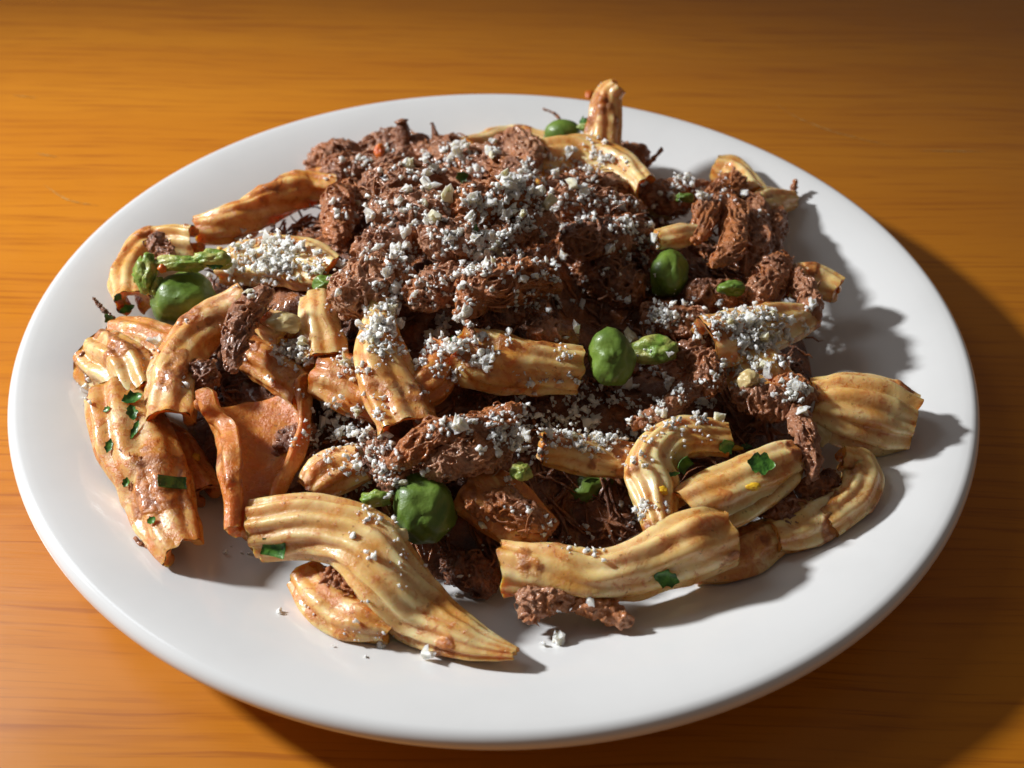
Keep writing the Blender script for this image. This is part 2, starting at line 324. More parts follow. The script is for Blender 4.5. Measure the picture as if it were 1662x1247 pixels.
# spec, widths, label …
PASTA = [
 dict(spec=[(416, 860), (495, 853, .002), (572, 872, .003), (632, 935, .003), (690, 1003, .001), (760, 1040), (836, 1062)], width=[98, 104, 106, 114, 112, 74, 24], A=122, roll=(30, 22, 8, -10, -25, -40, -50), lift=.006, seed=1, smear=.10, wob=.6, amp=.18, ridges=11,
      label='large pale ridged pasta twist lying at the front edge of the heap'),
 dict(spec=[(190, 640), (222, 725), (262, 810), (298, 900)], width=[95, 118, 112, 66], A=105, roll=(-30, -10, 10, 20), lift=.004, seed=2, stain=0.1, smear=.34, label='tall sauced pasta strip standing at the lower left edge, bright green herb on it'),
 dict(spec=[(408, 628), (425, 700), (412, 785), (392, 868)], width=[178, 150, 105, 62], A=116, roll=(166, 162, 150, 140), lift=.009, seed=3, stain=0.2, smear=.12, flat=.8, ridges=9, thick=.0026, label='open orange pasta shell on the left with its hollow side showing'),
 dict(spec=[(272, 688), (282, 610), (322, 540), (400, 488)], width=[88, 82, 72, 62], A=140, roll=(-30, -10, 10, 30), lift=.007, seed=4, stain=0.06, smear=.22, ridges=7, label='arched pale pasta twist on the left under a brown beef strip'),
 dict(spec=[(168, 588), (205, 612), (235, 668)], width=[110, 130, 118], A=120, roll=(60, 70, 75), lift=.0, seed=5, smear=.26, amp=.16, ridges=10, label='short pasta piece with deep upright ridges at the far left edge'),
 dict(spec=[(185, 545), (240, 560), (305, 590)], width=[66, 84, 80], A=150, lift=.002, seed=6, stain=0.14, smear=.34, label='pasta piece below the torn green olive at the left, orange stained'),
 dict(spec=[(212, 490), (215, 440), (250, 400), (318, 395)], width=[56, 66, 68, 56], A=150, roll=(0, 20, 40, 50), lift=.003, seed=7, smear=.28, label='curled pasta with a browned tip at the upper left of the heap'),
 dict(spec=[(318, 374), (380, 362), (440, 330), (500, 305), (556, 300)], width=[46, 64, 74, 78, 60], A=150, roll=(0, 40, 90, 120, 140), lift=.002, seed=8, stain=0.08, smear=.28, label='long twisted pasta at the back left beside the bare rim'),
 dict(spec=[(512, 482), (522, 530), (530, 592)], width=[52, 66, 80], A=120, lift=.003, seed=9, smear=.1, label='short golden pasta end beside the brown beef, behind the open orange shell'),
 dict(spec=[(618, 490), (612, 560), (636, 630), (660, 700)], width=[44, 78, 96, 104], A=120, roll=(20, 0, -20, -30), lift=.006, seed=10, stain=0.08, smear=.3, label='upright pasta twist at the centre crusted with cheese'),
 dict(spec=[(520, 610), (560, 622), (625, 650)], width=[80, 92, 80], A=160, lift=.002, seed=11, stain=0.2, smear=.38, label='orange sauced pasta lump left of the upright centre twist'),
 dict(spec=[(740, 570), (800, 590), (870, 598), (938, 600)], width=[90, 92, 86, 84], A=155, roll=(20, 30, 40, 50), lift=.005, seed=12, stain=0.06, smear=.42, label='pasta tube at the centre whose cut hollow end faces the bright green olive'),
 dict(spec=[(1322, 512), (1262, 525), (1200, 548), (1140, 560)], width=[44, 76, 96, 90], A=130, roll=(20, 10, 0, -10), lift=.006, seed=13, smear=.28, label='cheese dusted pasta on the right with its pale tip over the plate'),
 dict(spec=[(1190, 580), (1235, 615), (1285, 650)], width=[80, 96, 76], A=140, roll=(60, 60, 60), lift=.002, seed=14, smear=.08, label='pale pasta tucked under the cheese dusted right hand twist'),
 dict(spec=[(1312, 655), (1370, 665), (1430, 678), (1478, 690)], width=[78, 112, 124, 92], A=125, roll=(0, 5, 10, 15), lift=.004, seed=15, smear=.04, amp=.22, ridges=10, wob=.6, label='fan shaped ridged pasta at the far right edge of the heap'),
 dict(spec=[(1335, 845), (1392, 805), (1396, 755), (1362, 742)], width=[70, 66, 56, 44], A=140, roll=(0, 10, 20, 40), lift=.003, seed=16, smear=.22, ridges=8, label='hooked pasta curl at the lower right edge below the fan shaped one'),
 dict(spec=[(1180, 715), (1110, 712), (1062, 745), (1060, 800), (1072, 868)], width=[58, 66, 86, 90, 70], A=150, roll=(0, -10, -30, -60, -70), lift=.007, seed=17, smear=.04, ridges=10, wob=.7, label='glossy pale pasta arch at the right front with a green herb flake'),
 dict(spec=[(1110, 835), (1180, 795), (1240, 765), (1288, 742)], width=[90, 86, 78, 60], A=130, roll=(-10, 0, 20, 30), lift=.006, seed=18, smear=.03, wob=.7, label='pale pasta bar crossing beside the glossy arch, yellow bit on it'),
 dict(spec=[(1150, 848), (1210, 828), (1262, 798), (1290, 772)], width=[30, 34, 34, 26], A=170, lift=.006, seed=19, smear=.0, ridges=4, amp=.03, thick=.0012, label='thin plain pasta strand under the pale bar at the right front'),
 dict(spec=[(815, 925), (880, 918), (960, 935), (1040, 920), (1115, 890), (1182, 872)], width=[84, 88, 86, 92, 112, 92], A=140, roll=(0, 20, 40, 50, 50, 40), lift=.006, seed=20, smear=.12, label='long pasta twist lying crosswise at the front right, pale bulbous end'),
 dict(spec=[(490, 935), (530, 975), (580, 1005), (632, 1022)], width=[58, 82, 76, 50], A=140, lift=.0, seed=21, stain=0.1, smear=.30, label='sauced pasta piece tucked beneath the large front twist'),
 dict(spec=[(498, 800), (530, 775), (590, 745)], width=[54, 76, 70], A=130, lift=.002, seed=22, stain=0.1, smear=.10, label='short pasta end poking out left of the front green olive'),
 dict(spec=[(880, 728), (950, 738), (1035, 755)], width=[58, 66, 62], A=160, lift=.004, seed=23, smear=.3, label='cheese covered pasta bar bridging the dark hollow at the front'),
 dict(spec=[(755, 790), (812, 820), (885, 872)], width=[84, 104, 70], A=160, lift=.002, seed=24, stain=0.2, smear=.40, label='orange sauced pasta between the front olive and the dark hollow'),
 dict(spec=[(975, 262, .004), (980, 200, 'd', .0), (988, 158, 'd', -.001), (1004, 140, 'd', -.002)], width=[72, 54, 46, 34], A=120, roll=(20, 10, 0, 0), seed=25, stain=0.05, smear=.06, ridges=7, label='pasta twist standing upright at the back, above the plate rim'),
 dict(spec=[(872, 262), (940, 265), (1005, 282), (1050, 312)], width=[72, 82, 80, 56], A=150, roll=(0, 30, 50, 70), lift=.005, seed=26, smear=.08, label='pale pasta lying at the back under the round green olive'),
 dict(spec=[(1160, 278), (1190, 288), (1225, 325)], width=[50, 58, 50], A=110, lift=.004, seed=27, smear=.12, label='small pale pasta end at the back right behind the beef loops'),
 dict(spec=[(1225, 340), (1255, 330), (1282, 322, .002)], width=[44, 54, 36], A=120, lift=.004, seed=28, smear=.2, label='pasta scrap at the back right edge with a pointed spike'),
 dict(spec=[(1275, 455), (1320, 455), (1356, 470)], width=[50, 54, 44], A=160, lift=.004, seed=29, smear=.1, label='pale lumpy pasta end jutting out to the right beside the brown beef'),
 dict(spec=[(1130, 905), (1195, 905), (1262, 870)], width=[76, 82, 66], A=150, lift=-.002, seed=30, stain=0.12, smear=.25, label='shaded pasta lying on the plate behind the long crosswise twist'),
 dict(spec=[(760, 250), (820, 232), (885, 240)], width=[52, 66, 52], A=160, lift=.002, seed=31, smear=.22, label='yellow pasta at the back of the heap left of the round olive'),
 dict(spec=[(1068, 390), (1100, 384), (1138, 376)], width=[32, 40, 32], A=150, lift=.008, seed=32, smear=.05, ridges=6, label='small pale pasta piece in the dark middle right beside the beef loops'),
 dict(spec=[(680, 640), (712, 610), (730, 560)], width=[60, 74, 60], A=150, lift=.002, seed=33, stain=0.2, smear=.35, label='brown sauced pasta behind the upright centre twist'),
 dict(spec=[(1250, 870), (1310, 850), (1362, 812)], width=[60, 80, 60], A=140, lift=.001, seed=34, smear=.2, label='dull pasta lying below the hooked curl at the lower right'),
 dict(spec=[(360, 440), (430, 425), (500, 430), (545, 445)], width=[60, 80, 84, 60], A=150, roll=(0, 20, 40, 50), lift=.001, seed=36, smear=.1, label='pale pasta buried under the thick cheese pile at the upper left'),
 dict(spec=[(228, 690), (285, 735), (335, 805)], width=[60, 70, 56], A=150, lift=-.007, seed=37, stain=0.2, smear=.3, label='sauced pasta wedged between the lower left strip and the open shell'),
 dict(spec=[(392, 572), (440, 590), (500, 640)], width=[60, 72, 60], A=150, lift=.001, seed=38, stain=0.14, smear=.28, label='sauced pasta in the gap right of the arched twist at the left'),
 dict(spec=[(420, 520), (450, 530), (470, 545)], width=[44, 56, 44], A=160, lift=.007, seed=35, smear=.05, ridges=6, label='little pale pasta nub between the arched twist and the golden end'),
]
for d in PASTA: pasta(**d)

# ------------------------------------------------------------------ shredded beef
def tubes(Pl, Rad, m=5):
    K, n, _ = Pl.shape; T = nz(np.gradient(Pl, axis=1)); ref = nz(rng.normal(size=(K, 1, 3))); N = nz(np.cross(T, ref)); B = np.cross(T, N)
    a = np.linspace(0, 2 * np.pi, m, endpoint=False)
    V = Pl[:, :, None] + Rad[:, :, None, None] * (np.cos(a)[:, None] * N[:, :, None] + np.sin(a)[:, None] * B[:, :, None])
    F = gridF(n, m)[None] + (np.arange(K) * n * m)[:, None, None]
    return V.reshape(-1, 3), F.reshape(-1, 4)
def fibre_lines(C, R, K, n=11, fray=.7, wander=.0005, length=(.25, .65)):
    S_ = len(C); T = nz(np.gradient(C, axis=0)); ref = nz(np.array([.3, .2, .93])); N = nz(np.cross(T, ref)); B = np.cross(T, N)
    ln = rng.uniform(*length, K); s0 = rng.uniform(-.04, 1.04 - ln); s = s0[:, None] + ln[:, None] * np.linspace(0, 1, n)[None]
    ss = np.linspace(0, 1, S_); g = lambda A_: np.stack([np.interp(s, ss, A_[:, k]) for k in range(3)], -1)
    over = np.clip(s - 1, 0, None) + np.clip(s, None, 0)
    Cc, Nn, Bb, Tt = g(C), g(N), g(B), g(T); Rr = np.interp(s, ss, R)
    th = rng.uniform(0, 2 * np.pi, K)[:, None] + rng.normal(0, 1.6, K)[:, None] * np.linspace(0, 1, n)[None]
    rho = np.sqrt(rng.uniform(.25, 1.1, K))[:, None]; e = np.abs(np.linspace(-1, 1, n))[None] ** 4
    rho = rho * (1 + fray * e * rng.normal(.2, .6, (K, 1)))
    L = np.linalg.norm(np.diff(C, axis=0), axis=1).sum()
    P = Cc + (Rr * rho)[..., None] * (np.cos(th)[..., None] * Nn + np.sin(th)[..., None] * Bb) + Tt * (over * L)[..., None]
    u = np.linspace(0, 1, n)[None, :, None]
    for k in (1, 2.3): P = P + rng.normal(0, wander / k, (K, 1, 3)) * np.sin(u * k * 6.3 + rng.uniform(0, 6.3, (K, 1, 3)))
    return P
def fibre_radii(K, n, r=(.00022, .00052)):
    u = np.linspace(-1, 1, n)[None]
    return rng.uniform(*r, K)[:, None] * np.clip(1.06 - np.abs(u) ** 5, .08, 1) * (1 + .28 * rng.normal(size=(K, n)).clip(-1.5, 1.5))
def beef(spec, width, label, lift=.003, K=None, seed=0, mat='beef', tone=.45, strands=0, fray=.4, group='shreds of braised beef in the heap', core=True):
    P = pts(spec, lift, .003); C = spline(P, 48); s = np.linspace(0, 1, 48)
    R = sm(width, 48) * px2m(C) / 2; R = R * np.sqrt(np.clip(1 - np.abs(2 * s - 1) ** 4, .12, 1)) * .82
    C = C + vfbm(C * 140, seed + 5) * R[:, None] * .35
    L = np.linalg.norm(np.diff(C, axis=0), axis=1).sum()
    K = K or int(40 + 1.7e6 * R.mean() * (L + R.mean() * 2))
    loc = C.mean(0); loc = np.array([loc[0], loc[1], C[:, 2].min()])
    T = nz(np.gradient(C, axis=0)); N = nz(np.cross(T, nz(np.array([.3, .2, .93])))); B = np.cross(T, N); a = np.linspace(0, 2 * np.pi, 28, endpoint=False)
    Rc = R * .78; Rc[0] *= .05; Rc[-1] *= .05
    V = C[:, None] + Rc[:, None, None] * (np.cos(a)[:, None] * N[:, None] + np.sin(a)[:, None] * B[:, None])
    V = (V + vfbm(V * 300, seed, 3) * .0009 + vfbm(V * 900, seed, 2) * .0003).reshape(-1, 3); F = gridF(48, 28)
    n = 11; K = int(K * .95); Pl = fibre_lines(C, R * .99, K, n, fray * .6, .0007, (.14, .45)); V2, F2 = tubes(Pl, fibre_radii(K, n, (.00024, .00052)))
    K3 = int(K * .6); V3, F3 = tubes(fibre_lines(C, R * .98, K3, 6, .2, .0003, (.03, .10)), fibre_radii(K3, 6, (.00045, .0010)))
    F = np.vstack([F, F2 + len(V), F3 + len(V) + len(V2)]); V = np.vstack([V, V2, V3]); V[:, 2] = np.maximum(V[:, 2], plate_z(np.hypot(V[:, 0], V[:, 1])) + .0003)
    # the shreds cling together: one skin over the whole clump
    o = mk('shredded_beef', V, F, MP[mat]); o['tone'] = tone
    md = o.modifiers.new('cling', 'REMESH'); md.mode = 'VOXEL'; md.voxel_size = .00024; md.use_smooth_shade = True
    tag(o, label, 'meat', group); HOST[o.name] = label
    K2 = max(5, K // 16); Pl = fibre_lines(C, R * 1.04, K2, n, .5, .0009, (.15, .5)); Pl[..., 2] = np.maximum(Pl[..., 2], plate_z(np.hypot(Pl[..., 0], Pl[..., 1])) + .0004)
    V, F = tubes(Pl, fibre_radii(K2, n, (.00014, .00030))); o2 = mk('loose_fibre', V, F, MP[mat], o, kind='stuff'); o2['tone'] = tone + .2
    return o
def spike(spec, width, label, name='beef_sliver', mat='beef', tone=.35, lift=.003, cat='meat'):
    P = pts(spec, lift, .001); C = spline(P, 26); R = sm(width, 26) * px2m(C) / 2
    R = R * (1 + .18 * rng.normal(size=26).clip(-1.5, 1.5)); R[0] *= .3; R[-1] *= .2
    C = C + rng.normal(0, .00006, C.shape); V, F = tubes(C[None], R[None], 8)
    V = V + vfbm(V * 900, 3) * R.mean() * .3
    o = mk(name, V, F, MP[mat]); o['tone'] = tone; tag(o, label, cat, 'single beef slivers sticking out of the heap'); HOST[o.name] = label

BEEF = [  # clumps lying in shade carry a low tone, that shade put into their colour
 ([(500, 268), (545, 255), (590, 248)], [40, 60, 50], 'ragged brown beef tuft at the back left of the heap', {}),
 ([(520, 292), (600, 275), (680, 268)], [56, 70, 56], 'beef clump behind the cheese flecked upper left of the mound', {'lift': .004}),
 ([(690, 264), (780, 272), (860, 298)], [60, 74, 60], 'beef clump between the mound and the yellow back pasta', {'lift': .004, 'tone': .55}),
 ([(890, 300), (960, 304), (1040, 312)], [48, 60, 48], 'dark beef in front of the pale back pasta', {'lift': .003}),
 ([(585, 240), (640, 240), (700, 248)], [52, 64, 56], 'brown beef clump at the back below the tall dark sliver', {}),
 ([(700, 238), (735, 240), (765, 240)], [40, 50, 36], 'small reddish beef clump at the back left of the yellow pasta', {}),
 ([(800, 240), (835, 238), (862, 262)], [56, 66, 52], 'beef clump draped over the yellow pasta at the back', {'tone': .6, 'lift': .007}),
 ([(548, 390), (545, 345), (575, 300)], [50, 62, 50], 'upright orange brown beef shred on the left of the beef mound', {'mat': 'beef_oily'}),
 ([(590, 310), (650, 300), (720, 290)], [70, 84, 66], 'beef clump in the upper left of the mound under cheese', {'lift': .006}),
 ([(600, 345), (665, 335), (735, 340)], [70, 86, 70], 'wide beef clump across the middle of the mound', {'lift': .008, 'tone': .55}),
 ([(575, 410), (630, 395), (690, 380)], [60, 70, 52], 'dark fibrous beef clump left of the mound middle', {'lift': .006, 'tone': .3}),
 ([(740, 345), (800, 330), (870, 340)], [66, 84, 66], 'beef clump under the ivory cheese lump at the top', {'lift': .009, 'mat': 'beef_oily'}),
 ([(690, 400), (730, 390), (790, 392)], [60, 76, 64], 'reddish beef knot in the centre of the mound', {'lift': .010, 'tone': .55}),
 ([(800, 375), (850, 370), (900, 365)], [60, 70, 50], 'beef clump right of the mound middle edged with cheese', {'lift': .007}),
 ([(550, 500), (600, 455), (670, 450)], [80, 116, 90], 'large tan beef clump on the left behind the upright centre twist', {'lift': .007, 'tone': .7}),
 ([(560, 510), (580, 480), (600, 440)], [60, 76, 56], 'tan beef lobe beside the golden pasta end', {'lift': .007, 'tone': .75}),
 ([(660, 480), (715, 470), (760, 445)], [70, 80, 60], 'beef clump just right of the large tan one', {'lift': .006, 'tone': .5}),
 ([(745, 510), (790, 470), (850, 450), (905, 470)], [54, 88, 84, 56], 'arching beef clump overhanging the dark hollow at the centre', {'lift': .012, 'mat': 'beef_oily'}),
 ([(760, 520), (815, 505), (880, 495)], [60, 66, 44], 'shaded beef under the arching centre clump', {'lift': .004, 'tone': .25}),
 ([(900, 330), (960, 335), (1040, 350)], [60, 80, 64], 'cheese flecked beef clump right of the mound top', {'lift': .005}),
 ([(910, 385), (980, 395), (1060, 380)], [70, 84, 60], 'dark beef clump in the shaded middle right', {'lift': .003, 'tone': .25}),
 ([(990, 250), (1020, 250), (1048, 262)], [40, 52, 40], 'small beef clump behind the upright pasta at the back', {'lift': .004}),
 ([(1050, 320), (1090, 315), (1150, 312)], [54, 64, 48], 'brown beef between the back pasta and the beef loops', {'lift': .003}),
 ([(1150, 350), (1180, 310), (1200, 300)], [40, 56, 40], 'reddish beef strand rising at the back right', {'lift': .006, 'mat': 'beef_oily'}),
 ([(1130, 390), (1150, 345), (1190, 350), (1190, 400), (1160, 430)], [38, 48, 50, 48, 38], 'looped orange brown beef shred at the right of the mound', {'lift': .009, 'mat': 'beef_oily'}),
 ([(1205, 310), (1228, 350), (1225, 400), (1212, 440)], [38, 50, 50, 40], 'long beef shred hanging at the back right edge', {'lift': .006}),
 ([(1260, 345), (1255, 380), (1235, 420)], [34, 44, 36], 'thin beef shred below the spiked scrap at the back right', {'lift': .003, 'tone': .35}),
 ([(1230, 490), (1250, 450), (1280, 425)], [56, 74, 44], 'brown beef tuft at the right edge beside the lumpy pasta end', {'lift': .006}),
 ([(1290, 440), (1305, 480), (1325, 515)], [36, 44, 32], 'beef strip hanging over the pale right hand pasta tip', {'lift': .008}),
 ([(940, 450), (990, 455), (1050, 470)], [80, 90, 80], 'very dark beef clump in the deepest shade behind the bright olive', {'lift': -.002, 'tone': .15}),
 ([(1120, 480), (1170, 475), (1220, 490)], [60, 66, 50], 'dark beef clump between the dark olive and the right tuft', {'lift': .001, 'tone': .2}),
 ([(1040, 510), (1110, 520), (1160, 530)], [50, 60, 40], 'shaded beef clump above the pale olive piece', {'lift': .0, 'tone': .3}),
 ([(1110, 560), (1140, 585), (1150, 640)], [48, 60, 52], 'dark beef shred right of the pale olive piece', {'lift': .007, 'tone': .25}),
 ([(1030, 690), (1090, 660), (1140, 620)], [28, 36, 28], 'long thin beef strand running up to the right below the olives', {'lift': .007}),
 ([(1190, 640), (1240, 655), (1280, 670)], [50, 64, 56], 'beef clump left of the fan shaped pasta', {'lift': .006}),
 ([(1255, 630), (1290, 635), (1318, 650)], [40, 50, 36], 'small beef clump on the edge of the fan shaped pasta', {'lift': .008, 'mat': 'beef_oily'}),
 ([(1290, 660), (1305, 710), (1322, 775)], [40, 42, 34], 'beef strand hanging down beside the hooked pasta curl', {'lift': .008}),
 ([(635, 755), (700, 712), (770, 690), (845, 662)], [44, 64, 62, 46], 'long orange red beef shred lying across the front centre', {'lift': .011, 'mat': 'beef_oily'}),
 ([(690, 770), (760, 745), (830, 720)], [60, 76, 60], 'cheese flecked beef clump below the long orange red shred', {'lift': .009, 'tone': .55}),
 ([(600, 700), (630, 755), (640, 800)], [52, 64, 48], 'beef clump above the front olive at its left', {'lift': .006}),
 ([(760, 820), (820, 820), (890, 860)], [54, 64, 44], 'orange beef shred at the edge of the dark front hollow', {'lift': .007, 'mat': 'beef_oily'}),
 ([(845, 1000), (880, 978), (930, 975)], [48, 62, 44], 'beef clump on the plate under the long crosswise twist', {'lift': .004, 'tone': .6}),
 ([(930, 985), (975, 985), (1022, 1012)], [34, 40, 28], 'smooth beef strip on the plate under the long crosswise twist', {'lift': .004, 'tone': .7, 'mat': 'beef_oily'}),
 ([(438, 475), (405, 500), (380, 545), (378, 600)], [40, 50, 48, 32], 'brown beef strip draped over the arched pasta at the left', {'lift': .015, 'tone': .35}),
 ([(300, 620), (325, 605), (350, 620)], [38, 50, 44], 'dark beef scrap between the arched pasta and the open shell', {'lift': .006, 'tone': .2}),
 ([(520, 940), (560, 950), (600, 985)], [48, 58, 40], 'oily beef scrap under the large front twist', {'lift': .004, 'mat': 'beef_oily'}),
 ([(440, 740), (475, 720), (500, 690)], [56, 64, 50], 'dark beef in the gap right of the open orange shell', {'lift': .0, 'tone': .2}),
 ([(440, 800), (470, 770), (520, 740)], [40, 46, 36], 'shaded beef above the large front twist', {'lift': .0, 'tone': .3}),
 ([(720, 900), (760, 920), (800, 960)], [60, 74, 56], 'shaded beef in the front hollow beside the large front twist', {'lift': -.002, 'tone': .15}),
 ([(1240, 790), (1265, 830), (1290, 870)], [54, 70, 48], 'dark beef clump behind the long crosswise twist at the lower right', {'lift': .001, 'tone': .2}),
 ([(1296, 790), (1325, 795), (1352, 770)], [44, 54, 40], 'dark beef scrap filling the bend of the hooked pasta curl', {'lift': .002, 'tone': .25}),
 ([(200, 720), (225, 770), (245, 820)], [30, 40, 28], 'beef shred stuck along the lower left pasta strip', {'lift': .009, 'tone': .55, 'mat': 'beef_oily'}),
 ([(258, 385), (262, 405), (280, 425)], [26, 34, 24], 'browned beef scrap on the curled pasta at the upper left', {'lift': .011, 'tone': .2}),
 ([(860, 545), (900, 540), (935, 555)], [40, 48, 36], 'beef scrap above the hollow end of the centre pasta tube', {'lift': .007, 'tone': .5}),
]
for k, (sp_, wd_, lb_, kw_) in enumerate(BEEF):
    beef(sp_, wd_, lb_, seed=200 + k, **kw_)
for sp_, wd_, lb_, kw_ in [
 ([(664, 245), (656, 220, 'd', 0), (650, 194, 'd', -.001)], [18, 20, 24], 'tall thick dark beef sliver standing at the back of the heap', {'tone': .05}),
 ([(716, 240), (708, 222, 'd', 0), (700, 198, 'd', 0)], [13, 11, 6], 'thin pointed beef sliver standing right of the thick dark one', {'tone': .3}),
 ([(640, 232), (636, 222, 'd', 0), (628, 213, 'd', 0)], [10, 9, 6], 'tiny beef sliver standing left of the thick dark one', {}),
 ([(912, 200), (902, 186, 'd', 0), (880, 176, 'd', 0)], [5, 5, 4], 'hair thin beef fibre curling above the round back olive', {}),
 ([(1282, 330), (1287, 312, 'd', 0), (1291, 290, 'd', 0)], [18, 13, 7], 'orange beef spike at the back right rim of the heap', {'mat': 'beef_oily'}),
 ([(1052, 268), (1064, 254, 'd', 0), (1076, 241, 'd', 0)], [8, 7, 7], 'thin beef fibre poking out right of the upright pasta', {}),
 ([(186, 520), (168, 503, 'd', 0), (150, 483, 'd', 0)], [10, 9, 6], 'thin beef fibre sticking out at the left edge beside a herb leaf', {}),
 ([(150, 622), (138, 600, 'd', 0), (132, 578, 'd', 0), (148, 571, 'd', .002)], [14, 12, 10, 5], 'hooked beef curl at the far left edge of the heap', {'mat': 'beef_oily'}),
 ([(268, 888), (248, 890, 'd', 0), (228, 884, 'd', 0), (218, 872, 'd', .001)], [9, 9, 8, 5], 'thin beef curl lying on the bare plate at the lower left', {'mat': 'beef_oily'}),
 ([(1190, 322), (1210, 305), (1216, 286, 'd', 0)], [12, 10, 6], 'small beef spike above the hanging shred at the back right', {}),
 ([(790, 690), (815, 686), (842, 684)], [14, 10, 5], 'loose orange beef fibre at the front centre under cheese', {'mat': 'beef_oily', 'lift': .014}),
 ([(760, 520), (768, 545), (770, 562)], [12, 9, 5], 'beef thread dangling from the arching centre clump', {'lift': .013}),
]: spike(sp_, wd_, lb_, **kw_)

# the mass of beef and sauce that fills the heap between and below the pieces
def bed():
    n = 150; a = np.linspace(0, 2 * np.pi, n * 2, endpoint=False); r = np.linspace(.001, 1, n) ** .8
    X = HC[0] + HA * .80 * r[:, None] * np.cos(a); Y = HC[1] + HB * .80 * r[:, None] * np.sin(a)
    Z = np.maximum(heap_z(X, Y) - .0062, plate_z(np.hypot(X, Y)) + .0003); Z = Z + (plate_z(np.hypot(X, Y)) - .0004 - Z) * np.clip((r[:, None] - .80) / .2, 0, 1) ** 2
    V = np.stack([X, Y, Z], -1); nn = fbm(V * 150, 77, 3); V[..., 2] += (nn * .0022 + np.abs(vnoise(V * 520, 9)) * .0009) * (1 - r[:, None] ** 8)
    o = mk('ragu_bed', V, gridF(n, 2 * n), MP['beef'], None, kind='stuff'); o['tone'] = .18; o['label'] = 'shade tinted sauce soaked beef under the whole heap'  # low tone: the dark of the shaded gaps is put into the colour
    K = 2600; rr = np.sqrt(rng.uniform(0, 1, K)) * .76; aa = rng.uniform(0, 2 * np.pi, K); x = HC[0] + HA * rr * np.cos(aa); y = HC[1] + HB * rr * np.sin(aa)
    n = 9; th = 5 * fbm(np.stack([x * 60, y * 60, x * 0], -1), 5, 2) + rng.normal(0, .5, K); u = np.linspace(-.5, .5, n)[None] * rng.uniform(.006, .016, K)[:, None]
    bend = rng.normal(0, 25, K)[:, None] * u ** 2
    px = x[:, None] + u * np.cos(th)[:, None] - bend * np.sin(th)[:, None]; py = y[:, None] + u * np.sin(th)[:, None] + bend * np.cos(th)[:, None]
    pz = np.maximum(heap_z(px, py) - .0048 + rng.uniform(-.003, .0008, K)[:, None], plate_z(np.hypot(px, py)) + .0006) + rng.normal(0, .0004, (K, n))
    V, F = tubes(np.stack([px, py, pz], -1), fibre_radii(K, n, (.0003, .0006)))
    o = mk('ragu_fibre', V, F, MP['beef'], None, kind='stuff'); o['tone'] = .12  # still lower tone, gap shade painted into the fibres
    o['label'] = 'mass of shredded beef and sauce filling the heap'
    HOST[o.name] = '*'
bed()

# ------------------------------------------------------------------ olives, herbs, vegetable bits
def blob(c, ax, seed, dent=.12, nu=40, nv=28, freq=1.3, squash=None):
    a = np.linspace(0, 2 * np.pi, nu, endpoint=False); b = np.linspace(.02, math.pi - .02, nv)
    U = np.stack([np.sin(b)[:, None] * np.cos(a), np.sin(b)[:, None] * np.sin(a), np.repeat(np.cos(b)[:, None], nu, 1)], -1)
    V = U * (1 + dent * fbm(U * freq + seed, seed, 3))[..., None]
    return c + (V[..., 0, None] * ax[0] + V[..., 1, None] * ax[1] + V[..., 2, None] * ax[2]), gridF(nv, nu)
def olive(px, py, w, h, label, lift=.004, seed=0, mat='olive', dent=.12, name='green_olive', flap=None, tear=None):
    c = hit(px, py, lift); k = px2m(c) / 2; up = nz(UP * .9 + np.array([0, 0, .3])); ax = [RT * w * k, UP * h * k, -FW * (w + h) / 2 * k]
    V, F = blob(c, ax, seed, dent)
    o = mk(name, V, F, MP[mat]); tag(o, label, 'olive', 'green olives in the heap'); HOST[o.name] = label
    for (dx, dy, fw_, fh, sd) in (flap or []):
        c2 = at_depth(px + dx, py + dy, depth(c) - (w + h) / 4 * k * 1.2); V, F = blob(c2, [RT * fw_ * k, UP * fh * k, -FW * min(fw_, fh) * k * .8], sd, .38, 30, 20, 2.0)
        mk('torn_flesh', V, F, MP['flesh'], o)
olive(300, 488, 96, 92, 'large bright green olive at the upper left with torn pale flesh', .006, 1, dent=.16, flap=[(-62, -42, 34, 60, 4), (-10, -60, 90, 26, 5), (46, -66, 60, 30, 6), (-44, -20, 26, 36, 14)])
olive(913, 217, 60, 46, 'small round green olive at the back beside the upright pasta', .008, 2, dent=.05, flap=[(38, -10, 22, 18, 7)])
olive(1085, 446, 66, 78, 'dark green olive in the shade at the middle right', .002, 3, dent=.16)
olive(992, 583, 76, 92, 'bright glossy green olive at the centre right flecked with cheese', .010, 4, dent=.17)
olive(1064, 570, 76, 50, 'pale yellow green olive piece beside the bright glossy one', .008, 5, mat='flesh', dent=.35)
olive(688, 832, 104, 112, 'dark green olive at the front centre behind the large front twist', .003, 6, dent=.2, flap=[(-78, -22, 44, 26, 8)])
olive(952, 795, 104, 62, 'large olive hidden in the dark front hollow', -.013, 7, dent=.3)
olive(1186, 468, 44, 24, 'dark green olive scrap deep between beef clumps at the right', .007, 8, dent=.3)
olive(1110, 321, 30, 16, 'little green olive scrap at the back right among beef', .007, 9, dent=.3)
olive(845, 765, 36, 30, 'small pale green olive scrap above the dark front hollow', .012, 10, mat='flesh', dent=.35)
olive(530, 462, 46, 34, 'shaded green olive scrap beside the cheese pile at the left', .002, 11, dent=.3)
olive(228, 440, 22, 40, 'narrow pale green olive skin strip at the upper left edge', .008, 12, mat='flesh', dent=.35)

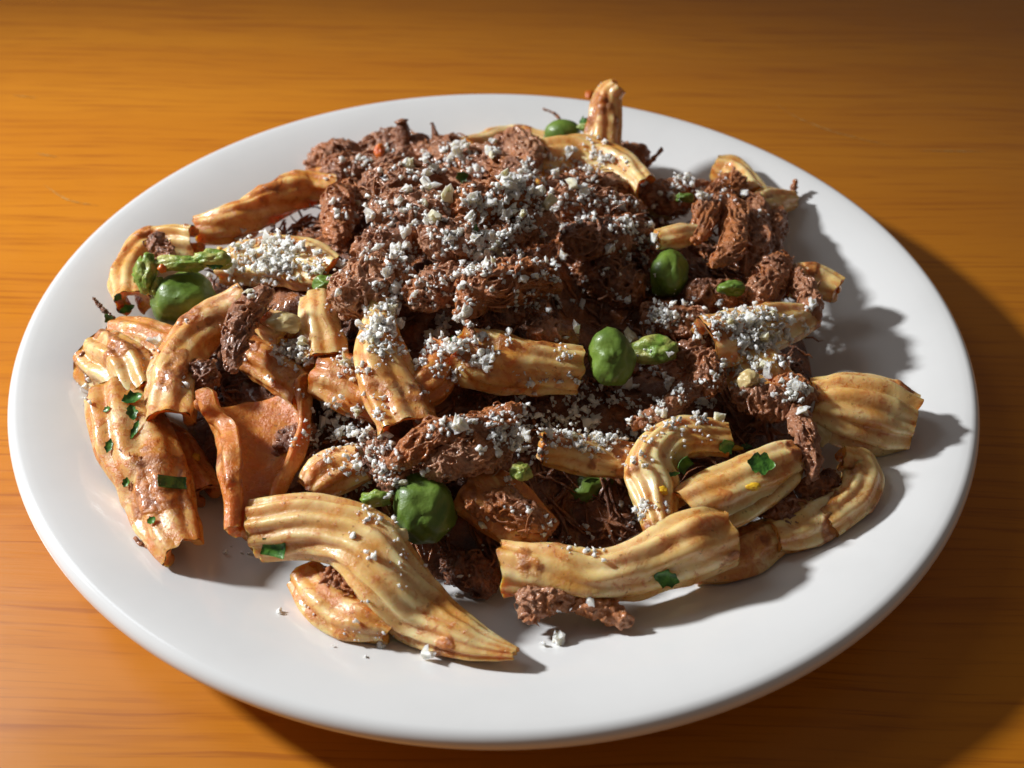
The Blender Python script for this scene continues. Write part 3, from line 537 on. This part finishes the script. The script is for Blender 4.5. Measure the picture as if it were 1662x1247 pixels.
def raycast(px, py):
    D = raydir(px, py); ok, loc, nor, i, ob, mx = S.ray_cast(DG, Vector(CAM), Vector(D)); return (np.array(loc), np.array(nor), ob) if ok else None
def flake_mesh(l, wd, curl, seed, th=.00016, shape='leaf'):
    n, m = 10, 7; u = np.linspace(-1, 1, n); v = np.linspace(-1, 1, m)
    wf = np.ones(n) if shape == 'bar' else np.clip(1 - np.abs(u) ** 2.2, .10, 1) * (1 + .22 * np.sin(u * 9 + seed))
    X = np.repeat(u[:, None], m, 1) * l / 2; Y = v[None] * wf[:, None] * wd / 2; Z = curl * (Y / (wd / 2)) ** 2 * wd * .5 + curl * .3 * l * (u[:, None] ** 2) + .00012 * vnoise(np.stack([X * 900, Y * 900, X * 0 + seed], -1), seed)
    top = np.stack([X, Y, Z + th / 2], -1).reshape(-1, 3); bot = np.stack([X, Y, Z - th / 2], -1).reshape(-1, 3)
    F = gridF(n, m, False); ring = list(range(m)) + [i * m + m - 1 for i in range(1, n)] + [(n - 1) * m + j for j in range(m - 2, -1, -1)] + [i * m for i in range(n - 2, 0, -1)]
    k = n * m; sd = np.array([(ring[(i + 1) % len(ring)], ring[i], ring[i] + k, ring[(i + 1) % len(ring)] + k) for i in range(len(ring))])
    return np.vstack([top, bot]), np.vstack([F[:, ::-1], F + k, sd])
def place(me_V, loc, nor, ang, lift=.0004):
    n = nz(np.array(nor) * .8 + nz(CAM - loc) * .35); a = nz(math.cos(ang) * RT + math.sin(ang) * UP); a = nz(a - (a @ n) * n); b = np.cross(n, a)
    return loc + n * lift + me_V[:, :1] * a + me_V[:, 1:2] * b + me_V[:, 2:3] * n
bpy.context.view_layer.update(); DG = bpy.context.evaluated_depsgraph_get()
HERB = [
 (277, 785, 44, 17, 12, 'bar', .15, 'bright green flat herb strip on the lower left pasta strip'),
 (215, 650, 30, 18, 30, 'leaf', .5, 'curled dark green herb leaf at the left above a herb sprig'),
 (214, 672, 26, 14, 100, 'leaf', .4, 'pale green herb sprig on the lower left pasta strip, upper half'),
 (219, 700, 34, 8, 75, 'leaf', .3, 'thin herb sprig tail on the lower left pasta strip'),
 (176, 666, 14, 8, 20, 'leaf', .2, 'tiny herb speck at the left edge near the ridged piece'),
 (178, 725, 22, 10, 80, 'leaf', .3, 'small herb flake on the outer edge of the lower left strip'),
 (206, 783, 16, 9, 70, 'leaf', .3, 'small herb flake low on the outer edge of the lower left strip'),
 (247, 846, 14, 10, 40, 'leaf', .3, 'tiny bright herb flake near the foot of the lower left strip'),
 (447, 888, 36, 22, -10, 'bar', .3, 'dark green herb flake on the left end of the large front twist'),
 (1080, 938, 40, 22, -15, 'leaf', .35, 'dark rounded herb flake on the long crosswise twist'),
 (1105, 750, 30, 20, -40, 'bar', .4, 'folded bright herb flake on the glossy arch at the right front'),
 (1090, 770, 22, 6, 10, 'leaf', .2, 'thin herb shaving below the folded flake on the glossy arch'),
 (1234, 753, 42, 28, -8, 'leaf', .12, 'triangular dark green herb leaf on the pale bar at the right front'),
 (1178, 722, 24, 20, 30, 'leaf', .3, 'dark herb flake at the tip of the glossy arch'),
 (1210, 726, 18, 8, 0, 'leaf', .2, 'tiny dark herb flake between the arch and the pale bar'),
 (679, 425, 20, 16, 60, 'leaf', .5, 'dark green herb leaf on the beef mound among cheese'),
 (802, 395, 20, 14, 50, 'leaf', .5, 'small dark herb flake on the beef right of the mound middle'),
 (750, 285, 20, 14, 20, 'leaf', .4, 'dark green herb flake high on the beef mound'),
 (768, 372, 14, 10, 60, 'leaf', .4, 'tiny herb fleck in the centre of the mound'),
 (180, 518, 22, 12, 120, 'leaf', .5, 'dark herb leaf beside the thin beef fibre at the left edge'),
 (205, 502, 24, 10, 25, 'leaf', .4, 'bright small herb curl at the left edge below the curled pasta'),
 (190, 480, 14, 10, 70, 'leaf', .4, 'dark herb speck at the left edge beside the curled pasta'),
 (945, 203, 20, 16, 20, 'leaf', .6, 'dark herb leaf at the back beside the small round olive'),
 (350, 425, 30, 14, 10, 'leaf', .5, 'green herb strip next to the cheese pile at the upper left'),
 (960, 775, 22, 10, 30, 'leaf', .4, 'dim herb flake in the dark front hollow'),
 (735, 555, 16, 10, 30, 'leaf', .4, 'tiny herb flake near the upright centre twist'),
]
for k, (px, py, l, wd, ang, shp, curl, lb) in enumerate(HERB):
    h = raycast(px, py)
    if not h: continue
    s = px2m(h[0]); V, F = flake_mesh(l * s * 1.1, wd * s * 1.25, curl, k, shape=shp)
    tag(mk('herb_flake', place(V, h[0], h[1], math.radians(ang), .0005), F, MP['herb']), lb, 'herb', 'chopped herb flakes on the food')
BITS = [
 (957, 156, 14, 22, 'carrot', 'carrot_bit', 'carrot', 'orange red carrot bit at the back left of the upright pasta'),
 (616, 246, 16, 24, 'carrot', 'carrot_bit', 'carrot', 'orange carrot bit among the beef at the back of the heap'),
 (263, 436, 14, 14, 'carrot', 'carrot_bit', 'carrot', 'tiny orange carrot bit on the torn olive at the upper left'),
 (1224, 790, 26, 14, 'zest', 'pepper_bit', 'pepper', 'bright yellow pepper bit between the pale bar and the thin strand'),
 (1075, 797, 18, 14, 'zest', 'pepper_bit', 'pepper', 'small yellow pepper bit on the glossy arch'),
 (1196, 728, 20, 9, 'zest', 'pepper_bit', 'pepper', 'yellow pepper sliver beside the dark herb flake at the arch tip'),
 (357, 405, 10, 8, 'zest', 'pepper_bit', 'pepper', 'tiny yellow pepper speck at the upper left near the cheese pile'),
 (318, 743, 14, 14, 'zest', 'pepper_bit', 'pepper', 'small yellow pepper speck at the foot of the open orange shell'),
 (1333, 703, 34, 40, 'onion', 'onion_piece', 'onion', 'translucent yellow onion piece left of the fan shaped pasta'),
 (462, 524, 52, 34, 'onion', 'onion_piece', 'onion', 'pale yellow onion piece behind the open orange shell'),
 (1068, 350, 44, 28, 'onion', 'onion_piece', 'onion', 'yellowish onion piece at the right of the mound'),
 (1215, 620, 40, 36, 'onion', 'onion_piece', 'onion', 'round pale onion piece under the cheese dusted right twist'),
 (650, 868, 26, 22, 'onion', 'onion_piece', 'onion', 'small onion piece beside the front olive, above the large twist'),
]
for k, (px, py, wd, hh, mt, nm, ct, lb) in enumerate(BITS):
    h = raycast(px, py)
    if not h: continue
    s = px2m(h[0]) / 2; V, F = blob(h[0] + nz(CAM - h[0]) * .0004, [RT * wd * s, UP * hh * s, -FW * min(wd, hh) * s * .7], 60 + k, .30, 26, 18, 1.7)
    tag(mk(nm, V, F, MP[mt]), lb, ct)

# ------------------------------------------------------------------ grated cheese
def ico(sub):
    t = (1 + 5 ** .5) / 2; V = [(-1, t, 0), (1, t, 0), (-1, -t, 0), (1, -t, 0), (0, -1, t), (0, 1, t), (0, -1, -t), (0, 1, -t), (t, 0, -1), (t, 0, 1), (-t, 0, -1), (-t, 0, 1)]
    F = [(0, 11, 5), (0, 5, 1), (0, 1, 7), (0, 7, 10), (0, 10, 11), (1, 5, 9), (5, 11, 4), (11, 10, 2), (10, 7, 6), (7, 1, 8), (3, 9, 4), (3, 4, 2), (3, 2, 6), (3, 6, 8), (3, 8, 9), (4, 9, 5), (2, 4, 11), (6, 2, 10), (8, 6, 7), (9, 8, 1)]
    V = [nz(np.array(v, float)) for v in V]
    for _ in range(sub):
        c = {}; G = []
        def mid(a, b):
            k = (min(a, b), max(a, b))
            if k not in c: c[k] = len(V); V.append(nz(V[a] + V[b]))
            return c[k]
        for a, b, d in F:
            x, y, z = mid(a, b), mid(b, d), mid(d, a); G += [(a, x, z), (b, y, x), (d, z, y), (x, y, z)]
        F = G
    return np.array(V), np.array(F)
I0, I1, I2 = ico(0), ico(1), ico(2)
def crumb_shape(I, k):
    r = (1 + 1.0 * fbm(I[0] * 2.1 + k * 3.7, k, 3)).clip(.35, 2.2); V = I[0] * r[:, None] * rng.uniform(.55, 1.3, 3)
    for _ in range(4):      # broken faces: the crumb is cut flat on a few sides
        n = nz(rng.normal(size=3)); d = V @ n; V = V - np.clip(d - rng.uniform(.35, .65) * d.max(), 0, None)[:, None] * n
    return V / np.abs(V).max()
VAR1 = [crumb_shape(I1, k) for k in range(16)]; VAR0 = [crumb_shape(I0, 50 + k) for k in range(8)]
# where the cheese lies: x, y, spread x, spread y, crumbs, mean size (all measured on the photograph)
SPOT = [(432, 428, 50, 34, 330, 9), (520, 440, 30, 20, 40, 8), (395, 400, 30, 20, 50, 7), (690, 268, 80, 34, 120, 9), (740, 250, 30, 16, 30, 10), (640, 355, 60, 26, 50, 9), (845, 290, 55, 36, 170, 9), (800, 330, 60, 30, 130, 9),
 (730, 345, 60, 30, 90, 9), (780, 392, 60, 30, 150, 10), (790, 430, 50, 22, 130, 10), (850, 360, 40, 40, 90, 9), (660, 415, 40, 18, 90, 9), (560, 350, 50, 26, 30, 8), (890, 440, 26, 16, 40, 9), (700, 460, 70, 26, 60, 8), (620, 460, 60, 34, 50, 8),
 (960, 330, 60, 28, 110, 8), (1010, 370, 60, 26, 70, 8), (1030, 410, 40, 24, 60, 8), (1110, 290, 16, 12, 50, 8), (970, 250, 40, 18, 50, 8), (950, 275, 70, 20, 40, 6), (1090, 320, 50, 18, 40, 8), (1170, 330, 50, 40, 20, 8),
 (620, 545, 34, 36, 150, 9), (720, 545, 34, 36, 150, 10), (700, 590, 50, 30, 70, 8), (640, 500, 20, 20, 50, 9), (560, 600, 28, 16, 40, 8), (482, 578, 26, 18, 110, 9), (790, 580, 20, 10, 30, 10), (770, 560, 60, 26, 50, 7),
 (575, 690, 40, 26, 170, 9), (600, 730, 40, 30, 90, 8), (530, 715, 40, 26, 110, 7), (640, 770, 40, 40, 70, 8), (690, 815, 34, 34, 24, 9), (600, 810, 26, 20, 20, 8), (760, 690, 60, 26, 50, 9), (820, 700, 40, 30, 120, 9), (860, 730, 30, 24, 70, 9),
 (930, 690, 60, 24, 330, 9), (1000, 720, 40, 20, 90, 9), (960, 650, 50, 26, 110, 8), (1040, 650, 50, 26, 90, 9), (1090, 630, 40, 20, 50, 8), (1073, 515, 18, 18, 110, 8), (1030, 560, 34, 30, 70, 8), (1060, 600, 40, 20, 40, 8), (985, 550, 26, 8, 30, 8),
 (1160, 520, 60, 22, 110, 9), (1220, 540, 50, 28, 200, 9), (1250, 590, 40, 40, 70, 9), (1190, 600, 50, 40, 60, 8), (1290, 640, 16, 30, 24, 11), (1150, 660, 40, 20, 40, 8), (1250, 510, 60, 8, 30, 8), (1090, 690, 60, 14, 50, 8),
 (1050, 830, 30, 12, 34, 8), (930, 880, 50, 30, 40, 7), (980, 870, 70, 40, 34, 6), (660, 920, 80, 60, 22, 6), (600, 860, 40, 30, 14, 7), (720, 900, 60, 60, 20, 6), (540, 1000, 60, 40, 14, 6), (850, 480, 80, 30, 60, 7), (960, 480, 80, 30, 40, 8), (1090, 480, 40, 30, 20, 7),
 (900, 600, 40, 30, 26, 7), (880, 650, 50, 30, 50, 8), (1130, 740, 80, 30, 16, 6), (380, 905, 14, 10, 10, 7), (136, 630, 8, 14, 14, 7), (130, 655, 14, 10, 8, 5), (560, 1040, 90, 20, 14, 4), (270, 560, 70, 60, 16, 6), (800, 480, 400, 200, 130, 6), (700, 700, 300, 160, 90, 6)]
BIG = [(822, 293, 36, 'cheese_y', 'largest ivory cheese lump on top of the beef mound'), (668, 272, 30, 'cheese_y', 'ivory cheese lump near the back of the beef mound'), (742, 242, 24, 'cheese', 'white cheese lump at the back of the beef mound'),
 (705, 357, 32, 'cheese_y', 'pale cheese lump in the middle of the beef mound'), (662, 312, 24, 'cheese', 'white curled cheese crumb in the upper left of the mound'), (638, 405, 26, 'cheese', 'white cheese crumb left of the dark herb leaf on the mound'),
 (806, 415, 30, 'cheese_y', 'cream cheese crumb in the lower part of the mound'), (775, 412, 28, 'cheese', 'white cheese crumb beside the cream crumb low on the mound'), (752, 462, 20, 'cheese', 'round cheese crumb above the arching centre clump'),
 (607, 352, 28, 'cheese', 'flat pale cheese crumb on the left of the mound'), (957, 971, 30, 'cheese', 'white cheese crumb on the beef under the long crosswise twist'), (906, 1043, 30, 'cheese', 'white cheese crumb lying on the plate at the front'),
 (882, 1048, 13, 'cheese', 'tiny cheese crumb on the plate left of the front white crumb'), (692, 1070, 34, 'cheese', 'white cheese crumb on the plate at the foot of the large front twist'), (617, 1045, 18, 'cheese', 'white cheese crumb on the plate under the large front twist'),
 (579, 1010, 12, 'cheese', 'tiny cheese crumb on the plate at the front left'), (541, 1050, 7, 'cheese', 'speck of cheese on the bare plate at the front left'), (1297, 668, 30, 'cheese', 'white cheese crumb by the left edge of the fan shaped pasta'),
 (1300, 627, 22, 'cheese', 'white cheese crumb above the fan shaped pasta'), (820, 783, 15, 'cheese', 'single cheese crumb at the rim of the dark front hollow'), (740, 968, 12, 'cheese', 'cheese fleck beside the large front twist in shade'),
 (1086, 573, 20, 'cheese', 'cheese crumb on the pale olive piece'), (930, 535, 24, 'cheese', 'thin cheese shaving above the bright glossy olive'), (1212, 318, 18, 'cheese', 'white cheese crumb at the back right on the beef'), (850, 712, 26, 'cheese', 'white cheese flake on the front beef clump')]
bpy.context.view_layer.update(); DG = bpy.context.evaluated_depsgraph_get()
cand = []
def host_of(ob, loc):
    while ob.parent is not None and ob.name not in HOST: ob = ob.parent
    n = HOST.get(ob.name) or ob.get('label') or 'food'
    if n == '*':
        x, y = loc[0], loc[1]
        n = 'loose beef at the ' + ('back' if y > .045 else 'front' if y < -.03 else 'middle') + (' left' if x < -.03 else ' right' if x > .03 else ' centre') + ' of the heap'
    import re
    ch = re.split(r'(?:,)? (?=(?:with|under|beside|behind|at|on|in|of|below|above|between|whose|across|lying|left|right|among|to|by|beneath|poking|tucked|crusted|and|standing|wedged|draped|over|along|next|near|hanging|rising|around) )', n)
    o_ = ch[0]
    for c in ch[1:]:
        if len((o_ + ' ' + c).split()) > (9 if o_.split()[-1] in ('buried', 'right', 'left', 'lying', 'just', 'clump', 'piece', 'pasta', 'beef', 'tuft', 'lobe', 'scrap', 'shred') else 7): break
        o_ += ' ' + c
    n = o_
    if ob.name.startswith('dinner'): n = 'bare white plate'
    return n
for (x, y, sx, sy, n, sz) in SPOT:
    dens = n / (sx * sy + 1.0)
    for q in range(int(n * 1.15)):
        if q % 4 == 0: cx_, cy_ = x + rng.normal(0, sx * .62), y + rng.normal(0, sy * .62)
        px, py = cx_ + rng.normal(0, 6), cy_ + rng.normal(0, 5)
        h = raycast(px, py)
        if not h or h[2].name.startswith('table') or h[1][2] < -.1: continue
        if h[2].name.startswith(('dish', 'foot')) and (py < 520 or rng.random() < .6): continue
        s = sz * 1.08 * rng.lognormal(0, .42) * px2m(h[0]) / 2; up_ = max(0, rng.normal(0, 1)) * min(dens, .25) * .006; h = (h[0] + np.array([0, 0, up_]), h[1], h[2]); cand.append((s, h, rng.integers(16)))
MESH = {}
def crumb_mesh(mat, k):
    if (mat, k) not in MESH:
        me = bpy.data.meshes.new('cheese_crumb'); me.from_pydata(VAR1[k].tolist(), [], I1[1].tolist()); me.materials.append(MP[mat]); me.update(); MESH[mat, k] = me
    return MESH[mat, k]
def crumb_obj(mat, k, loc, size, label, group):
    o = bpy.data.objects.new('cheese_crumb', crumb_mesh(mat, k)); COL.objects.link(o); o.location = loc; o.scale = (size,) * 3
    o.rotation_euler = tuple(rng.uniform(0, 6.28, 3)); return tag(o, label, 'cheese', group)
for k, (px, py, sz, mt, lb) in enumerate(BIG):
    h = raycast(px, py)
    if h: sz_ = sz * px2m(h[0]) / 2 * 1.1; crumb_obj(mt, k % 16, h[0] + (h[1] * .4 + np.array([0, 0, .3])) * sz_, sz_, lb, 'single large cheese crumbs')
cand.sort(key=lambda c: -c[0]); NI = 270
for s, h, k in cand[:NI]:
    hn = host_of(h[2], h[0]); mt = 'cheese_y' if rng.random() < .18 else 'cheese'
    bb = np.array([h[2].matrix_world @ Vector(c) for c in h[2].bound_box]); mid = bb.mean(0); ext = (np.abs((bb - mid) @ RT).max(), np.abs((bb - mid) @ UP).max())
    ux, uy = (h[0] - mid) @ RT / ext[0], (h[0] - mid) @ UP / ext[1]
    pos = ('upper ' if uy > .25 else 'lower ' if uy < -.25 else '') + ('left' if ux < -.25 else 'right' if ux > .25 else 'middle')
    if 'loose beef' in hn or hn.startswith('bare'): pos = ''
    lab = ('ivory' if mt == 'cheese_y' else 'white') + ' cheese crumb' + (', ' + pos + ' of the ' if pos else ' on the ') + hn
    crumb_obj(mt, int(k), h[0] + h[1] * s * .45, s * 1.1, lab, 'cheese crumbs on the ' + hn)
VS, FS, o_ = [], [], 0
for s, h, k in cand[NI:]:
    Q, _ = np.linalg.qr(rng.normal(size=(3, 3))); v = (VAR1[k] if s > .00045 else VAR0[k % 8]); f = I1[1] if s > .00045 else I0[1]
    VS.append(v @ Q * s + h[0] + h[1] * s * .45); FS.append(f + o_); o_ += len(v)
o = mk('grated_cheese', np.vstack(VS), np.vstack(FS), MP['cheese'], smooth=False, kind='stuff'); o['label'] = 'fine white grated cheese sprinkled over the whole heap'
print('cheese', len(cand), 'tris', sum(len(m.polygons) * 2 for m in bpy.data.meshes))
